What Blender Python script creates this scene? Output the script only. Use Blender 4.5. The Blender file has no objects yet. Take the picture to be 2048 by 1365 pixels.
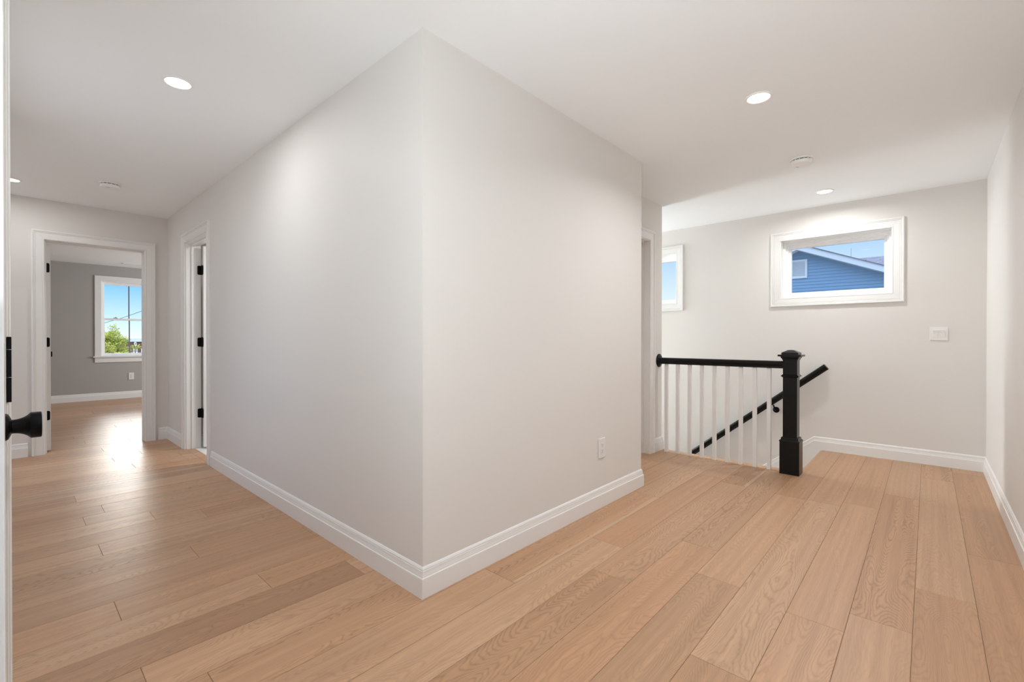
import bpy, bmesh, math, random
from mathutils import Vector, Matrix
random.seed(7)
S = bpy.context.scene
COL = S.collection

# ------------------------------------------------------------------ camera
F_PX = 915.77
YAW, PIT, ROL = 0.7375, -0.0044, 0.0006
cam_d = bpy.data.cameras.new('camera')
cam = bpy.data.objects.new('camera', cam_d); COL.objects.link(cam)
fw = Vector((-math.sin(YAW)*math.cos(PIT), math.cos(YAW)*math.cos(PIT), math.sin(PIT)))
r_ = Vector((math.cos(YAW), math.sin(YAW), 0)); u_ = r_.cross(fw)
r2 = r_*math.cos(ROL)+u_*math.sin(ROL); u2 = u_*math.cos(ROL)-r_*math.sin(ROL)
M = Matrix((r2, u2, -fw)).transposed().to_4x4()
M.translation = Vector((1.600, -1.194, 1.108))
cam.matrix_world = M
cam_d.sensor_width = 36.0; cam_d.sensor_fit = 'HORIZONTAL'
cam_d.lens = F_PX/2048*36.0
cam_d.clip_start = 0.02; cam_d.clip_end = 500
S.camera = cam

# ------------------------------------------------------------------ colour management
S.view_settings.view_transform = 'Standard'
S.view_settings.look = 'None'
S.view_settings.gamma = 1.0
S.view_settings.use_curve_mapping = False
S.view_settings.exposure = 0.34
S.cycles.use_denoising = True
S.cycles.max_bounces = 12; S.cycles.diffuse_bounces = 8
S.cycles.sample_clamp_indirect = 6.0

# ------------------------------------------------------------------ sky
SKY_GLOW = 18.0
W = bpy.data.worlds.new('sky'); S.world = W; W.use_nodes = True
nt = W.node_tree; nt.nodes.clear(); N = nt.nodes; Lk = nt.links
wo = N.new('ShaderNodeOutputWorld'); bg = N.new('ShaderNodeBackground')
tc = N.new('ShaderNodeTexCoord'); sep = N.new('ShaderNodeSeparateXYZ')
Lk.new(tc.outputs['Generated'], sep.inputs[0])
ramp = N.new('ShaderNodeValToRGB'); cr = ramp.color_ramp
cr.elements[0].position = 0.0; cr.elements[0].color = (0.84, 0.92, 1.0, 1)
cr.elements[1].position = 1.0; cr.elements[1].color = (0.46, 0.57, 0.76, 1)
for pos, c in ((0.03, (0.60, 0.82, 0.98, 1)), (0.095, (0.20, 0.53, 0.87, 1)), (0.30, (0.40, 0.58, 0.86, 1))):
    e = cr.elements.new(pos); e.color = c
Lk.new(sep.outputs['Z'], ramp.inputs[0])
ramp2 = N.new('ShaderNodeValToRGB'); c2 = ramp2.color_ramp            # paler haze to the north
c2.elements[0].position = 0.0; c2.elements[0].color = (0.84, 0.87, 0.90, 1)
c2.elements[1].position = 1.0; c2.elements[1].color = (0.46, 0.57, 0.76, 1)
for pos, c in ((0.06, (0.74, 0.82, 0.88, 1)), (0.12, (0.54, 0.70, 0.86, 1)), (0.19, (0.36, 0.56, 0.82, 1)), (0.35, (0.47, 0.58, 0.78, 1))):
    e = c2.elements.new(pos); e.color = c
Lk.new(sep.outputs['Z'], ramp2.inputs[0])
nf = N.new('ShaderNodeMapRange'); nf.inputs['From Min'].default_value = 0.2; nf.inputs['From Max'].default_value = 0.6; Lk.new(sep.outputs['Y'], nf.inputs['Value'])
smix = N.new('ShaderNodeMix'); smix.data_type = 'RGBA'; Lk.new(nf.outputs[0], smix.inputs['Factor']); Lk.new(ramp.outputs[0], smix.inputs['A']); Lk.new(ramp2.outputs[0], smix.inputs['B'])
# bright sky patch added low in the west for glare on the floor
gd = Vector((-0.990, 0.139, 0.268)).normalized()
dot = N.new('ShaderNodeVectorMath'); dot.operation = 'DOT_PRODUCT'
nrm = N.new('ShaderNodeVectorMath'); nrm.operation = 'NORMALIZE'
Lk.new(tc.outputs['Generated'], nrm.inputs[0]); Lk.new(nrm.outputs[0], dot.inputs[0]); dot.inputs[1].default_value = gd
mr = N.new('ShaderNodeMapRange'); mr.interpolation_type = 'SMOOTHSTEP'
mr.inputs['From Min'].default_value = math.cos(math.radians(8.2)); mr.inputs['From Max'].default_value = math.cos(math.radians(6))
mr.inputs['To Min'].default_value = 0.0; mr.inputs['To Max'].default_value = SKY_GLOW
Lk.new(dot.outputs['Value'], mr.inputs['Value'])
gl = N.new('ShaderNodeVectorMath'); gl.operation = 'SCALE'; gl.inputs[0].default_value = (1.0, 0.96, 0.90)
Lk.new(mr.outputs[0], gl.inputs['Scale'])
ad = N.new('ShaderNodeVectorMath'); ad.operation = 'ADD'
up = N.new('ShaderNodeMapRange'); up.interpolation_type = 'SMOOTHSTEP'; up.inputs['From Min'].default_value = 0.2; up.inputs['From Max'].default_value = 0.5
up.inputs['To Min'].default_value = 1.0; up.inputs['To Max'].default_value = 3.0; Lk.new(sep.outputs['Z'], up.inputs['Value'])
usc = N.new('ShaderNodeVectorMath'); usc.operation = 'SCALE'; Lk.new(smix.outputs['Result'], usc.inputs[0]); Lk.new(up.outputs[0], usc.inputs['Scale'])
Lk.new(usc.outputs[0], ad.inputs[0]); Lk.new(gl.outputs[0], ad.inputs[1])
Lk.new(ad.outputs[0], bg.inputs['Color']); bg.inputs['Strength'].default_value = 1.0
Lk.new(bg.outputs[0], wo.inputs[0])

# ------------------------------------------------------------------ sun + fill lights added at unseen windows
sd = bpy.data.lights.new('sun', 'SUN'); sd.energy = 3.2; sd.angle = 0.01; sd.color = (1, 0.95, 0.86)
so = bpy.data.objects.new('sun', sd); COL.objects.link(so)
so.rotation_euler = Vector((-0.75, -0.02, -0.70)).to_track_quat('-Z', 'Y').to_euler()

def area(name, loc, direction, sx, sy, power, color=(1, 1, 1), shape='RECTANGLE'):
    d = bpy.data.lights.new(name, 'AREA'); d.shape = shape; d.size = sx; d.size_y = sy
    d.energy = power; d.color = color
    o = bpy.data.objects.new(name, d); COL.objects.link(o)
    o.location = loc; o.rotation_euler = Vector(direction).to_track_quat('-Z', 'Y').to_euler()
    return o

LAMP_LANDING, LAMP_HALL = 12.5, 4.8
FILL_TINT = (0.88, 0.95, 1.0)
WIN_S = (0.75, 1.65, 0.70, 2.20)       # unseen window added behind the camera for fill light
WIN_N = (-4.25, -3.05, 0.80, 2.15)     # unseen window added in the hall nook for fill light
WIN_B = (-8.60, -6.60, 0.80, 2.20)     # unseen window added in the bedroom side wall for more light
WIN_T = (3.42, 4.12, 0.30, 2.15)       # unseen window added at the far end of the stairwell for light
area('fill_stairwell', (-3.54, 3.77, 1.22), (1, 0, 0.25), 0.7, 1.85, 82, FILL_TINT)  # added light brightening the stairwell, back and right walls
area('fill_south', (1.20, -1.44, 1.45), (0, 1, 0.8), 0.9, 1.5, 27, (0.85, 0.94, 1.0))  # added fill from behind the camera
WIN_H = (-2.30, -1.00, 0.75, 2.20)     # unseen window added in the hall wall to light the long wall
area('fill_hall', (-1.65, -1.44, 1.47), (0, 1, 0.35), 1.25, 1.4, 2.9, (1.0, 0.955, 0.93))  # added fill onto the long hall wall
area('fill_nook', (-3.65, -2.84, 1.47), (0, 1, 0.3), 1.2, 1.35, 4.0, (1.0, 0.955, 0.92))  # added fill for the far end of the hall
area('fill_bedroom', (-7.60, 3.14, 1.50), (0, -1, -0.25), 2.0, 1.4, 80, FILL_TINT)  # added light lifting the dim bedroom

# ------------------------------------------------------------------ geometry helpers
class MB:
    def __init__(s): s.v = []; s.f = []
    def quad(s, *pts):
        n = len(s.v); s.v += [tuple(p) for p in pts]; s.f.append(tuple(range(n, n+len(pts))))
    def box(s, a, b):
        x0, y0, z0 = [min(p, q) for p, q in zip(a, b)]; x1, y1, z1 = [max(p, q) for p, q in zip(a, b)]
        n = len(s.v)
        s.v += [(x0,y0,z0),(x1,y0,z0),(x1,y1,z0),(x0,y1,z0),(x0,y0,z1),(x1,y0,z1),(x1,y1,z1),(x0,y1,z1)]
        s.f += [tuple(n+i for i in q) for q in ((0,3,2,1),(4,5,6,7),(0,1,5,4),(1,2,6,5),(2,3,7,6),(3,0,4,7))]
        return s
    def lathe(s, prof, M=Matrix(), seg=40):
        """prof: (radius, height) list, axis +Z then transformed by M"""
        n = len(s.v); k = len(prof)
        for j in range(seg):
            a = 2*math.pi*j/seg
            for (r, h) in prof: s.v.append(tuple(M @ Vector((r*math.cos(a), r*math.sin(a), h))))
        for j in range(seg):
            j2 = (j+1) % seg
            for i in range(k-1):
                s.f.append((n+j*k+i, n+j2*k+i, n+j2*k+i+1, n+j*k+i+1))
        s.f.append(tuple(n+j*k for j in reversed(range(seg)))); s.f.append(tuple(n+j*k+k-1 for j in range(seg)))
        return s
    def square_lathe(s, prof, cx, cy):
        """square-section turning: (half width, z)"""
        n = len(s.v)
        for (h, z) in prof:
            s.v += [(cx-h,cy-h,z),(cx+h,cy-h,z),(cx+h,cy+h,z),(cx-h,cy+h,z)]
        for i in range(len(prof)-1):
            for j in range(4):
                j2 = (j+1) % 4
                s.f.append((n+4*i+j, n+4*i+j2, n+4*i+4+j2, n+4*i+4+j))
        s.f.append((n+3, n+2, n+1, n)); m = n+4*(len(prof)-1); s.f.append((m, m+1, m+2, m+3))
        return s
    def sweep(s, path, prof, nrm, closed=False, capped=True):
        """profile (a,b): a to the left of travel inside the plane with normal nrm, b along nrm; mitred"""
        nrm = Vector(nrm).normalized(); P = [Vector(p) for p in path]; k = len(prof); n = len(s.v); m = len(P)
        for i, p in enumerate(P):
            din = (P[i]-P[i-1]).normalized() if (i > 0 or closed) else None
            dout = (P[(i+1) % m]-P[i]).normalized() if (i < m-1 or closed) else None
            if din is None: din = dout
            if dout is None: dout = din
            l1 = nrm.cross(din); l2 = nrm.cross(dout); b = (l1+l2).normalized()
            c = b.dot(l1); off = b/c
            for (a, h) in prof: s.v.append(tuple(p+off*a+nrm*h))
        rng = m if closed else m-1
        for i in range(rng):
            i2 = (i+1) % m
            for j in range(k-1):
                s.f.append((n+i*k+j, n+i*k+j+1, n+i2*k+j+1, n+i2*k+j))
        if capped and not closed:
            s.f.append(tuple(n+j for j in range(k))); s.f.append(tuple(n+(m-1)*k+j for j in reversed(range(k))))
        return s
    def tube(s, path, rads, seg=8):
        P = [Vector(p) for p in path]; n = len(s.v)
        if not isinstance(rads, (list, tuple)): rads = [rads]*len(P)
        for i, p in enumerate(P):
            d = (P[min(i+1, len(P)-1)]-P[max(i-1, 0)]).normalized()
            a = d.orthogonal().normalized() if i == 0 else (pa - d*pa.dot(d)).normalized()
            pa = a; b = d.cross(a)
            for j in range(seg):
                t = 2*math.pi*j/seg; s.v.append(tuple(p+(a*math.cos(t)+b*math.sin(t))*rads[i]))
        for i in range(len(P)-1):
            for j in range(seg):
                j2 = (j+1) % seg
                s.f.append((n+i*seg+j, n+i*seg+j2, n+(i+1)*seg+j2, n+(i+1)*seg+j))
        s.f.append(tuple(n+j for j in reversed(range(seg)))); s.f.append(tuple(n+(len(P)-1)*seg+j for j in range(seg)))
        return s
    def build(s, name, mat, parent=None, smooth=False, bevel=0.0, fix=True):
        me = bpy.data.meshes.new(name); me.from_pydata(s.v, [], s.f)
        if fix:
            bm = bmesh.new(); bm.from_mesh(me); bmesh.ops.recalc_face_normals(bm, faces=bm.faces); bm.to_mesh(me); bm.free()
        o = bpy.data.objects.new(name, me); COL.objects.link(o)
        if mat: me.materials.append(mat)
        if parent: o.parent = parent; o.matrix_parent_inverse = Matrix()
        # meshes are written in world coordinates unless an ancestor is marked as having a local frame
        Mp = Matrix(); q = parent; local = False
        while q is not None:
            local = local or q.get('_local') is not None
            Mp = Matrix.LocRotScale(q.location, q.rotation_euler, None) @ Mp; q = q.parent
        if parent is not None and not local: me.transform(Mp.inverted())
        if smooth:
            for p in me.polygons: p.use_smooth = True
            md = o.modifiers.new('edge', 'EDGE_SPLIT'); md.split_angle = math.radians(35)
        if bevel > 0:
            md = o.modifiers.new('bevel', 'BEVEL'); md.width = bevel; md.segments = 2; md.limit_method = 'ANGLE'; md.angle_limit = math.radians(40)
            md.harden_normals = False
        return o

def tag(o, label, cat, group=None, kind=None):
    o['label'] = label; o['category'] = cat
    if group: o['group'] = group
    if kind: o['kind'] = kind
    return o
def empty(name, loc, label, cat, group=None, kind=None, rz=0.0):
    o = bpy.data.objects.new(name, None); COL.objects.link(o); o.location = loc; o.rotation_euler = (0, 0, rz)
    o.empty_display_size = 0.1
    return tag(o, label, cat, group, kind)
def struct(mb, name, mat, label, cat, **k):
    return tag(mb.build(name, mat, **k), label, cat, None, 'structure')

def copy_tree(o, parent=None):
    c = o.copy(); COL.objects.link(c)
    if parent: c.parent = parent
    for ch in list(o.children): copy_tree(ch, c)
    return c

# ------------------------------------------------------------------ materials
def principled(name, col, rough=0.5, metal=0.0, spec=0.5, coat=0.0):
    m = bpy.data.materials.new(name); m.use_nodes = True
    b = m.node_tree.nodes['Principled BSDF']
    b.inputs['Base Color'].default_value = (*col, 1); b.inputs['Roughness'].default_value = rough
    b.inputs['Metallic'].default_value = metal; b.inputs['Specular IOR Level'].default_value = spec
    b.inputs['Coat Weight'].default_value = coat
    return m
def noisy(m, scale, amount, bump=0.0, bscale=None):
    """gentle procedural colour mottling and bump"""
    nt = m.node_tree; N = nt.nodes; b = N['Principled BSDF']; col = tuple(b.inputs['Base Color'].default_value)
    t = N.new('ShaderNodeTexCoord'); n = N.new('ShaderNodeTexNoise'); n.inputs['Scale'].default_value = scale; n.inputs['Detail'].default_value = 4
    nt.links.new(t.outputs['Object'], n.inputs['Vector'])
    mx = N.new('ShaderNodeMix'); mx.data_type = 'RGBA'
    mx.inputs['A'].default_value = tuple(c*(1-amount) for c in col[:3])+(1,); mx.inputs['B'].default_value = tuple(min(1, c*(1+amount)) for c in col[:3])+(1,)
    nt.links.new(n.outputs['Fac'], mx.inputs['Factor']); nt.links.new(mx.outputs['Result'], b.inputs['Base Color'])
    if bump:
        n2 = N.new('ShaderNodeTexNoise'); n2.inputs['Scale'].default_value = bscale or scale*8; n2.inputs['Detail'].default_value = 3
        nt.links.new(t.outputs['Object'], n2.inputs['Vector'])
        bp = N.new('ShaderNodeBump'); bp.inputs['Strength'].default_value = bump; bp.inputs['Distance'].default_value = 0.002
        nt.links.new(n2.outputs['Fac'], bp.inputs['Height']); nt.links.new(bp.outputs[0], b.inputs['Normal'])
    return m
m_wall = noisy(principled('wall_paint', (0.724, 0.701, 0.668), 0.55, spec=0.3), 1.3, 0.006, 0.04, 160)
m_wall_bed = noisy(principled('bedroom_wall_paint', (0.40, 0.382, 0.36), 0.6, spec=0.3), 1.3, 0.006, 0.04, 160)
m_ceil = noisy(principled('ceiling_paint', (0.90, 0.923, 0.932), 0.7, spec=0.2), 1.3, 0.006, 0.05, 120)
m_trim = noisy(principled('trim_gloss_paint', (0.80, 0.79, 0.77), 0.32), 2.0, 0.005)
m_door = noisy(principled('door_gloss_paint', (0.83, 0.82, 0.80), 0.22), 2.0, 0.005)
m_black = noisy(principled('black_satin_paint', (0.006, 0.0058, 0.005), 0.28, spec=0.22), 5, 0.05)
m_hard = noisy(principled('black_hardware', (0.004, 0.004, 0.004), 0.34, spec=0.12), 5, 0.05)
m_plastic = noisy(principled('white_plastic', (0.90, 0.89, 0.87), 0.35), 5, 0.005)
m_plate = noisy(principled('ivory_white_plate', (0.77, 0.755, 0.73), 0.35), 5, 0.005)
m_slot = noisy(principled('dark_slot', (0.03, 0.03, 0.03), 0.6), 5, 0.05)
m_vinyl = noisy(principled('white_vinyl', (0.88, 0.88, 0.87), 0.35), 4, 0.005)
m_munt_backlit = noisy(principled('muntin_backlit_grey', (0.22, 0.21, 0.22), 0.4), 4, 0.03)  # backlit shade of the muntins put into their colour
m_metal = noisy(principled('lock_metal', (0.35, 0.34, 0.33), 0.35, metal=0.8), 4, 0.03)

def mat_emit(name, col, st):
    m = bpy.data.materials.new(name); m.use_nodes = True; nt = m.node_tree; nt.nodes.clear()
    e = nt.nodes.new('ShaderNodeEmission'); e.inputs[0].default_value = (*col, 1); e.inputs[1].default_value = st
    o = nt.nodes.new('ShaderNodeOutputMaterial'); nt.links.new(e.outputs[0], o.inputs[0]); return m
m_lens = mat_emit('lamp_lens', (1.0, 0.97, 0.92), 6.0)

def mat_glass():
    m = bpy.data.materials.new('window_glass'); m.use_nodes = True; nt = m.node_tree; nt.nodes.clear(); N = nt.nodes
    tr = N.new('ShaderNodeBsdfTransparent'); tr.inputs[0].default_value = (0.96, 0.975, 0.975, 1)
    gl = N.new('ShaderNodeBsdfGlossy'); gl.inputs['Roughness'].default_value = 0.02
    fr = N.new('ShaderNodeFresnel'); fr.inputs[0].default_value = 1.2
    mx = N.new('ShaderNodeMixShader'); o = N.new('ShaderNodeOutputMaterial')
    nt.links.new(fr.outputs[0], mx.inputs[0]); nt.links.new(tr.outputs[0], mx.inputs[1]); nt.links.new(gl.outputs[0], mx.inputs[2])
    nt.links.new(mx.outputs[0], o.inputs[0]); return m
m_glass = mat_glass()

def mat_oak(name='oak_planks', tint=(1, 1, 1)):
    m = bpy.data.materials.new(name); m.use_nodes = True; nt = m.node_tree; N = nt.nodes; L = nt.links
    b = N['Principled BSDF']
    def math_(op, a, c=None, clamp=False):
        n = N.new('ShaderNodeMath'); n.operation = op; n.use_clamp = clamp
        for i, v in enumerate((a, c)):
            if v is None: continue
            if isinstance(v, (int, float)): n.inputs[i].default_value = v
            else: L.new(v, n.inputs[i])
        return n.outputs[0]
    at = N.new('ShaderNodeAttribute'); at.attribute_name = 'plank'
    sa = N.new('ShaderNodeSeparateXYZ'); L.new(at.outputs['Vector'], sa.inputs[0])
    r1, r2_, r3 = sa.outputs
    tc = N.new('ShaderNodeTexCoord'); sp = N.new('ShaderNodeSeparateXYZ'); L.new(tc.outputs['Object'], sp.inputs[0])
    uv = N.new('ShaderNodeSeparateXYZ'); L.new(tc.outputs['UV'], uv.inputs[0])
    def vec(kx, ky, kz):
        c = N.new('ShaderNodeCombineXYZ'); L.new(math_('MULTIPLY', sp.outputs[0], kx), c.inputs[0]); L.new(math_('MULTIPLY', sp.outputs[1], ky), c.inputs[1])
        L.new(math_('MULTIPLY', r1, kz), c.inputs[2]); return c.outputs[0]
    def noise(v, detail, rough=0.5, dist=0.0):
        n = N.new('ShaderNodeTexNoise'); L.new(v, n.inputs['Vector']); n.inputs['Scale'].default_value = 1.0
        n.inputs['Detail'].default_value = detail; n.inputs['Roughness'].default_value = rough; n.inputs['Distortion'].default_value = dist
        return n.outputs['Fac']
    wob = noise(vec(42, 13, 31), 2.0)                      # small ripples of the ring lines
    big = noise(vec(6.5, 0.95, 97), 1.0, 0.4)             # slow field whose contours are the cathedrals
    field = math_('ADD', math_('MULTIPLY', big, 58.0), math_('MULTIPLY', wob, 1.7))
    tri = math_('PINGPONG', field, 0.5)                   # 0..0.5
    ring = math_('POWER', math_('MULTIPLY', tri, 2.0), 2.8)
    vis = noise(vec(3.0, 1.1, 53), 1.0)                   # where the grain is strong
    amt = math_('MULTIPLY', math_('ADD', math_('MULTIPLY', r2_, 0.65), 0.18), math_('ADD', math_('MULTIPLY', vis, 1.1), 0.15))
    ringv = math_('MULTIPLY', ring, amt)
    pores = noise(vec(260, 9, 17), 3.0, 0.6)
    streak = noise(vec(34, 0.6, 71), 3.0, 0.55)
    pv = math_('MULTIPLY', math_('SUBTRACT', pores, 0.5), 0.30)
    sv = math_('MULTIPLY', math_('SUBTRACT', streak, 0.5), 0.55)
    # tone
    tone = math_('ADD', math_('MULTIPLY', r3, 0.20), 0.895)
    tone = math_('MULTIPLY', tone, math_('SUBTRACT', 1.0, math_('MULTIPLY', ringv, 0.52)))
    tone = math_('MULTIPLY', tone, math_('ADD', 1.0, math_('ADD', pv, sv)))
    # pale sapwood along the edge of some boards
    sapn = math_('MULTIPLY', math_('SUBTRACT', noise(vec(1.0, 1.3, 11), 1.0), 0.5), 0.5)
    edge = math_('ADD', uv.outputs[0], sapn)
    sap = math_('MULTIPLY', math_('GREATER_THAN', edge, 0.86), math_('GREATER_THAN', r2_, 0.85))
    # small knots
    vo = N.new('ShaderNodeTexVoronoi'); L.new(vec(2.6, 0.9, 7), vo.inputs['Vector']); vo.inputs['Scale'].default_value = 1.0
    kn = math_('LESS_THAN', vo.outputs['Distance'], 0.035)
    base = N.new('ShaderNodeMix'); base.data_type = 'RGBA'
    base.inputs['A'].default_value = (0.465*tint[0], 0.264*tint[1], 0.147*tint[2], 1); base.inputs['B'].default_value = (0.525*tint[0], 0.325*tint[1], 0.194*tint[2], 1)
    L.new(r1, base.inputs['Factor'])
    mul = N.new('ShaderNodeVectorMath'); mul.operation = 'SCALE'; L.new(base.outputs['Result'], mul.inputs[0]); L.new(tone, mul.inputs['Scale'])
    sm = N.new('ShaderNodeMix'); sm.data_type = 'RGBA'; L.new(math_('MULTIPLY', sap, 0.6), sm.inputs['Factor'])
    L.new(mul.outputs[0], sm.inputs['A']); sm.inputs['B'].default_value = (0.58, 0.41, 0.27, 1)
    km = N.new('ShaderNodeMix'); km.data_type = 'RGBA'; L.new(math_('MULTIPLY', kn, 0.75), km.inputs['Factor'])
    L.new(sm.outputs['Result'], km.inputs['A']); km.inputs['B'].default_value = (0.10, 0.055, 0.03, 1)
    L.new(km.outputs['Result'], b.inputs['Base Color'])
    rg = math_('ADD', 0.38, math_('MULTIPLY', ringv, 0.10)); L.new(rg, b.inputs['Roughness'])
    b.inputs['Specular IOR Level'].default_value = 0.32
    bp = N.new('ShaderNodeBump'); bp.inputs['Strength'].default_value = 0.25; bp.inputs['Distance'].default_value = 0.0012
    L.new(math_('ADD', math_('MULTIPLY', ringv, -0.6), pores), bp.inputs['Height']); L.new(bp.outputs[0], b.inputs['Normal'])
    return m
m_oak = mat_oak()
m_gap = principled('floor_gap', (0.10, 0.06, 0.035), 0.8)

# ------------------------------------------------------------------ key dimensions
H = 2.44
XF, YB, XC, YC, XE, YD = -4.65, 2.016, -0.385, 3.233, 1.960, 4.2747
XBED = -9.46
YS = -1.30           # hall wall behind the open door, camera side
STX = 0.825          # top edge of the stairs
T = 0.12

# ------------------------------------------------------------------ walls
def wall(name, axis, c0, c1, u0, u1, z0, z1, holes, mat, label):
    """axis 'x': slab c0..c1 in x, u runs along y. holes: (u0,u1,z0,z1)"""
    us = sorted({u0, u1, *[h[0] for h in holes], *[h[1] for h in holes]}); zs = sorted({z0, z1, *[h[2] for h in holes], *[h[3] for h in holes]})
    mb = MB()
    for i in range(len(us)-1):
        run = None
        for j in range(len(zs)-1):
            uc, zc = (us[i]+us[i+1])/2, (zs[j]+zs[j+1])/2
            hole = any(h[0] < uc < h[1] and h[2] < zc < h[3] for h in holes)
            if not hole and run is None: run = zs[j]
            if (hole or j == len(zs)-2) and run is not None:
                top = zs[j] if hole else zs[j+1]
                if axis == 'x': mb.box((c0, us[i], run), (c1, us[i+1], top))
                else: mb.box((us[i], c0, run), (us[i+1], c1, top))
                run = None
    return struct(mb, name, mat, label, 'wall')

# rough openings
A_O = (-3.898, -3.127, -0.06, 2.075)       # bathroom door in the hall wall
F_O = (-0.972, -0.187, -0.06, 2.068)       # bedroom door in the hall end wall
C_O = (2.170, 2.968, -0.06, 2.072)         # closet door beside the stairs
W1 = (0.440, 1.360, 1.527, 2.143)
W2 = (-1.592, -0.658, 1.530, 2.160)
W3 = (-0.068, 0.754, 0.775, 2.165)

wall('wall_hall', 'y', 0.0, T, XF-0.13, 0.0, -0.05, H, [A_O], m_wall, 'greige hall wall with the bathroom doorway, left side of the projecting corner')
wall('wall_corner', 'x', -T, 0.0, T, YB, -0.05, H, [], m_wall, 'greige wall with a socket, right side of the projecting corner')
wall('wall_return', 'y', YB-T, YB, XC-T, -T, -0.05, H, [], m_wall, 'short greige wall returning behind the projecting corner')
wall('wall_closet', 'x', XC-T, XC, YB, YC, -0.05, H, [C_O], m_wall, 'narrow pale wall with a cased door where the stair rail starts')
wall('wall_stair', 'y', YC-T, YC, -3.40, XC-T, -2.75, H, [], m_wall, 'stairwell side wall turning away behind the rail')
wall('wall_stair_end', 'x', -3.52, -3.40, YC-T, YD+0.23, -2.75, H, [WIN_T], m_wall, 'far end wall of the stairwell')
wall('wall_back', 'y', YD, YD+0.23, -3.40, XE+T, -2.75, H, [W1, W2], m_wall, 'pale back wall with two high windows above the stairs')
wall('wall_right', 'x', XE, XE+T, YS-0.1, YD, -0.05, H, [], m_wall, 'pale wall along the right edge of the landing')
wall('wall_south', 'y', YS-T, YS, -2.60, XE+T, -0.05, H, [WIN_S, WIN_H], m_wall, 'hall wall behind the open near door')
wall('wall_nook', 'x', -2.72, -2.60, -2.70, YS, -0.05, H, [], m_wall, 'return wall of the hall end nook')
wall('wall_nook_end', 'y', -2.82, -2.70, XF-0.13, -2.60, -0.05, H, [WIN_N], m_wall, 'end wall of the hall nook')
wall('wall_end', 'x', XF-0.13, XF, -2.70, 0.0, -0.05, H, [F_O], m_wall, 'greige hall end wall with the bedroom doorway')
wall('wall_bedroom_far', 'x', XBED-0.20, XBED, -1.80, 3.0, -3.1, H+0.0, [W3], m_wall_bed, 'shaded grey bedroom wall with the window')
wall('wall_bedroom_left', 'y', -1.92, -1.80, XBED, XF-0.13, -0.05, H, [], m_wall_bed, 'bedroom side wall behind the open door')
wall('wall_bedroom_right', 'y', 3.0, 3.12, XBED-0.2, XF-0.01, -0.05, H, [WIN_B], m_wall_bed, 'bedroom side wall hidden to the right')
wall('wall_bedroom_inner', 'x', XF-0.13, XF-0.01, T, 3.0, -0.05, H, [], m_wall_bed, 'bedroom wall backing onto the bathroom')
wall('wall_bathroom', 'y', 2.3, 2.42, XF-0.01, -0.62, -0.05, H, [], m_wall, 'bathroom back wall')
wall('wall_bathroom_side', 'x', -1.9, -1.78, T, 2.3, -0.05, H, [], m_wall, 'bathroom side wall')
wall('wall_closet_back', 'y', 2.42, 2.5, -1.3, XC-T, -0.05, H, [], m_wall, 'wall inside the closet')
wall('wall_stair_front', 'y', YC-T, YC+0.0, XC-T, STX-0.02, -2.75, -0.26, [], m_wall, 'stairwell wall under the rail')
wall('wall_stair_head', 'x', STX-0.03, STX+0.1, YC-T, YD, -2.75, -0.26, [], m_wall, 'wall under the top of the stairs')

mb = MB(); mb.box((XBED-0.2, -2.82, H), (XE+T, YD+0.23, H+0.12))
struct(mb, 'ceiling', m_ceil, 'white flat ceiling over the hall, landing and bedroom', 'ceiling')

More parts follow.
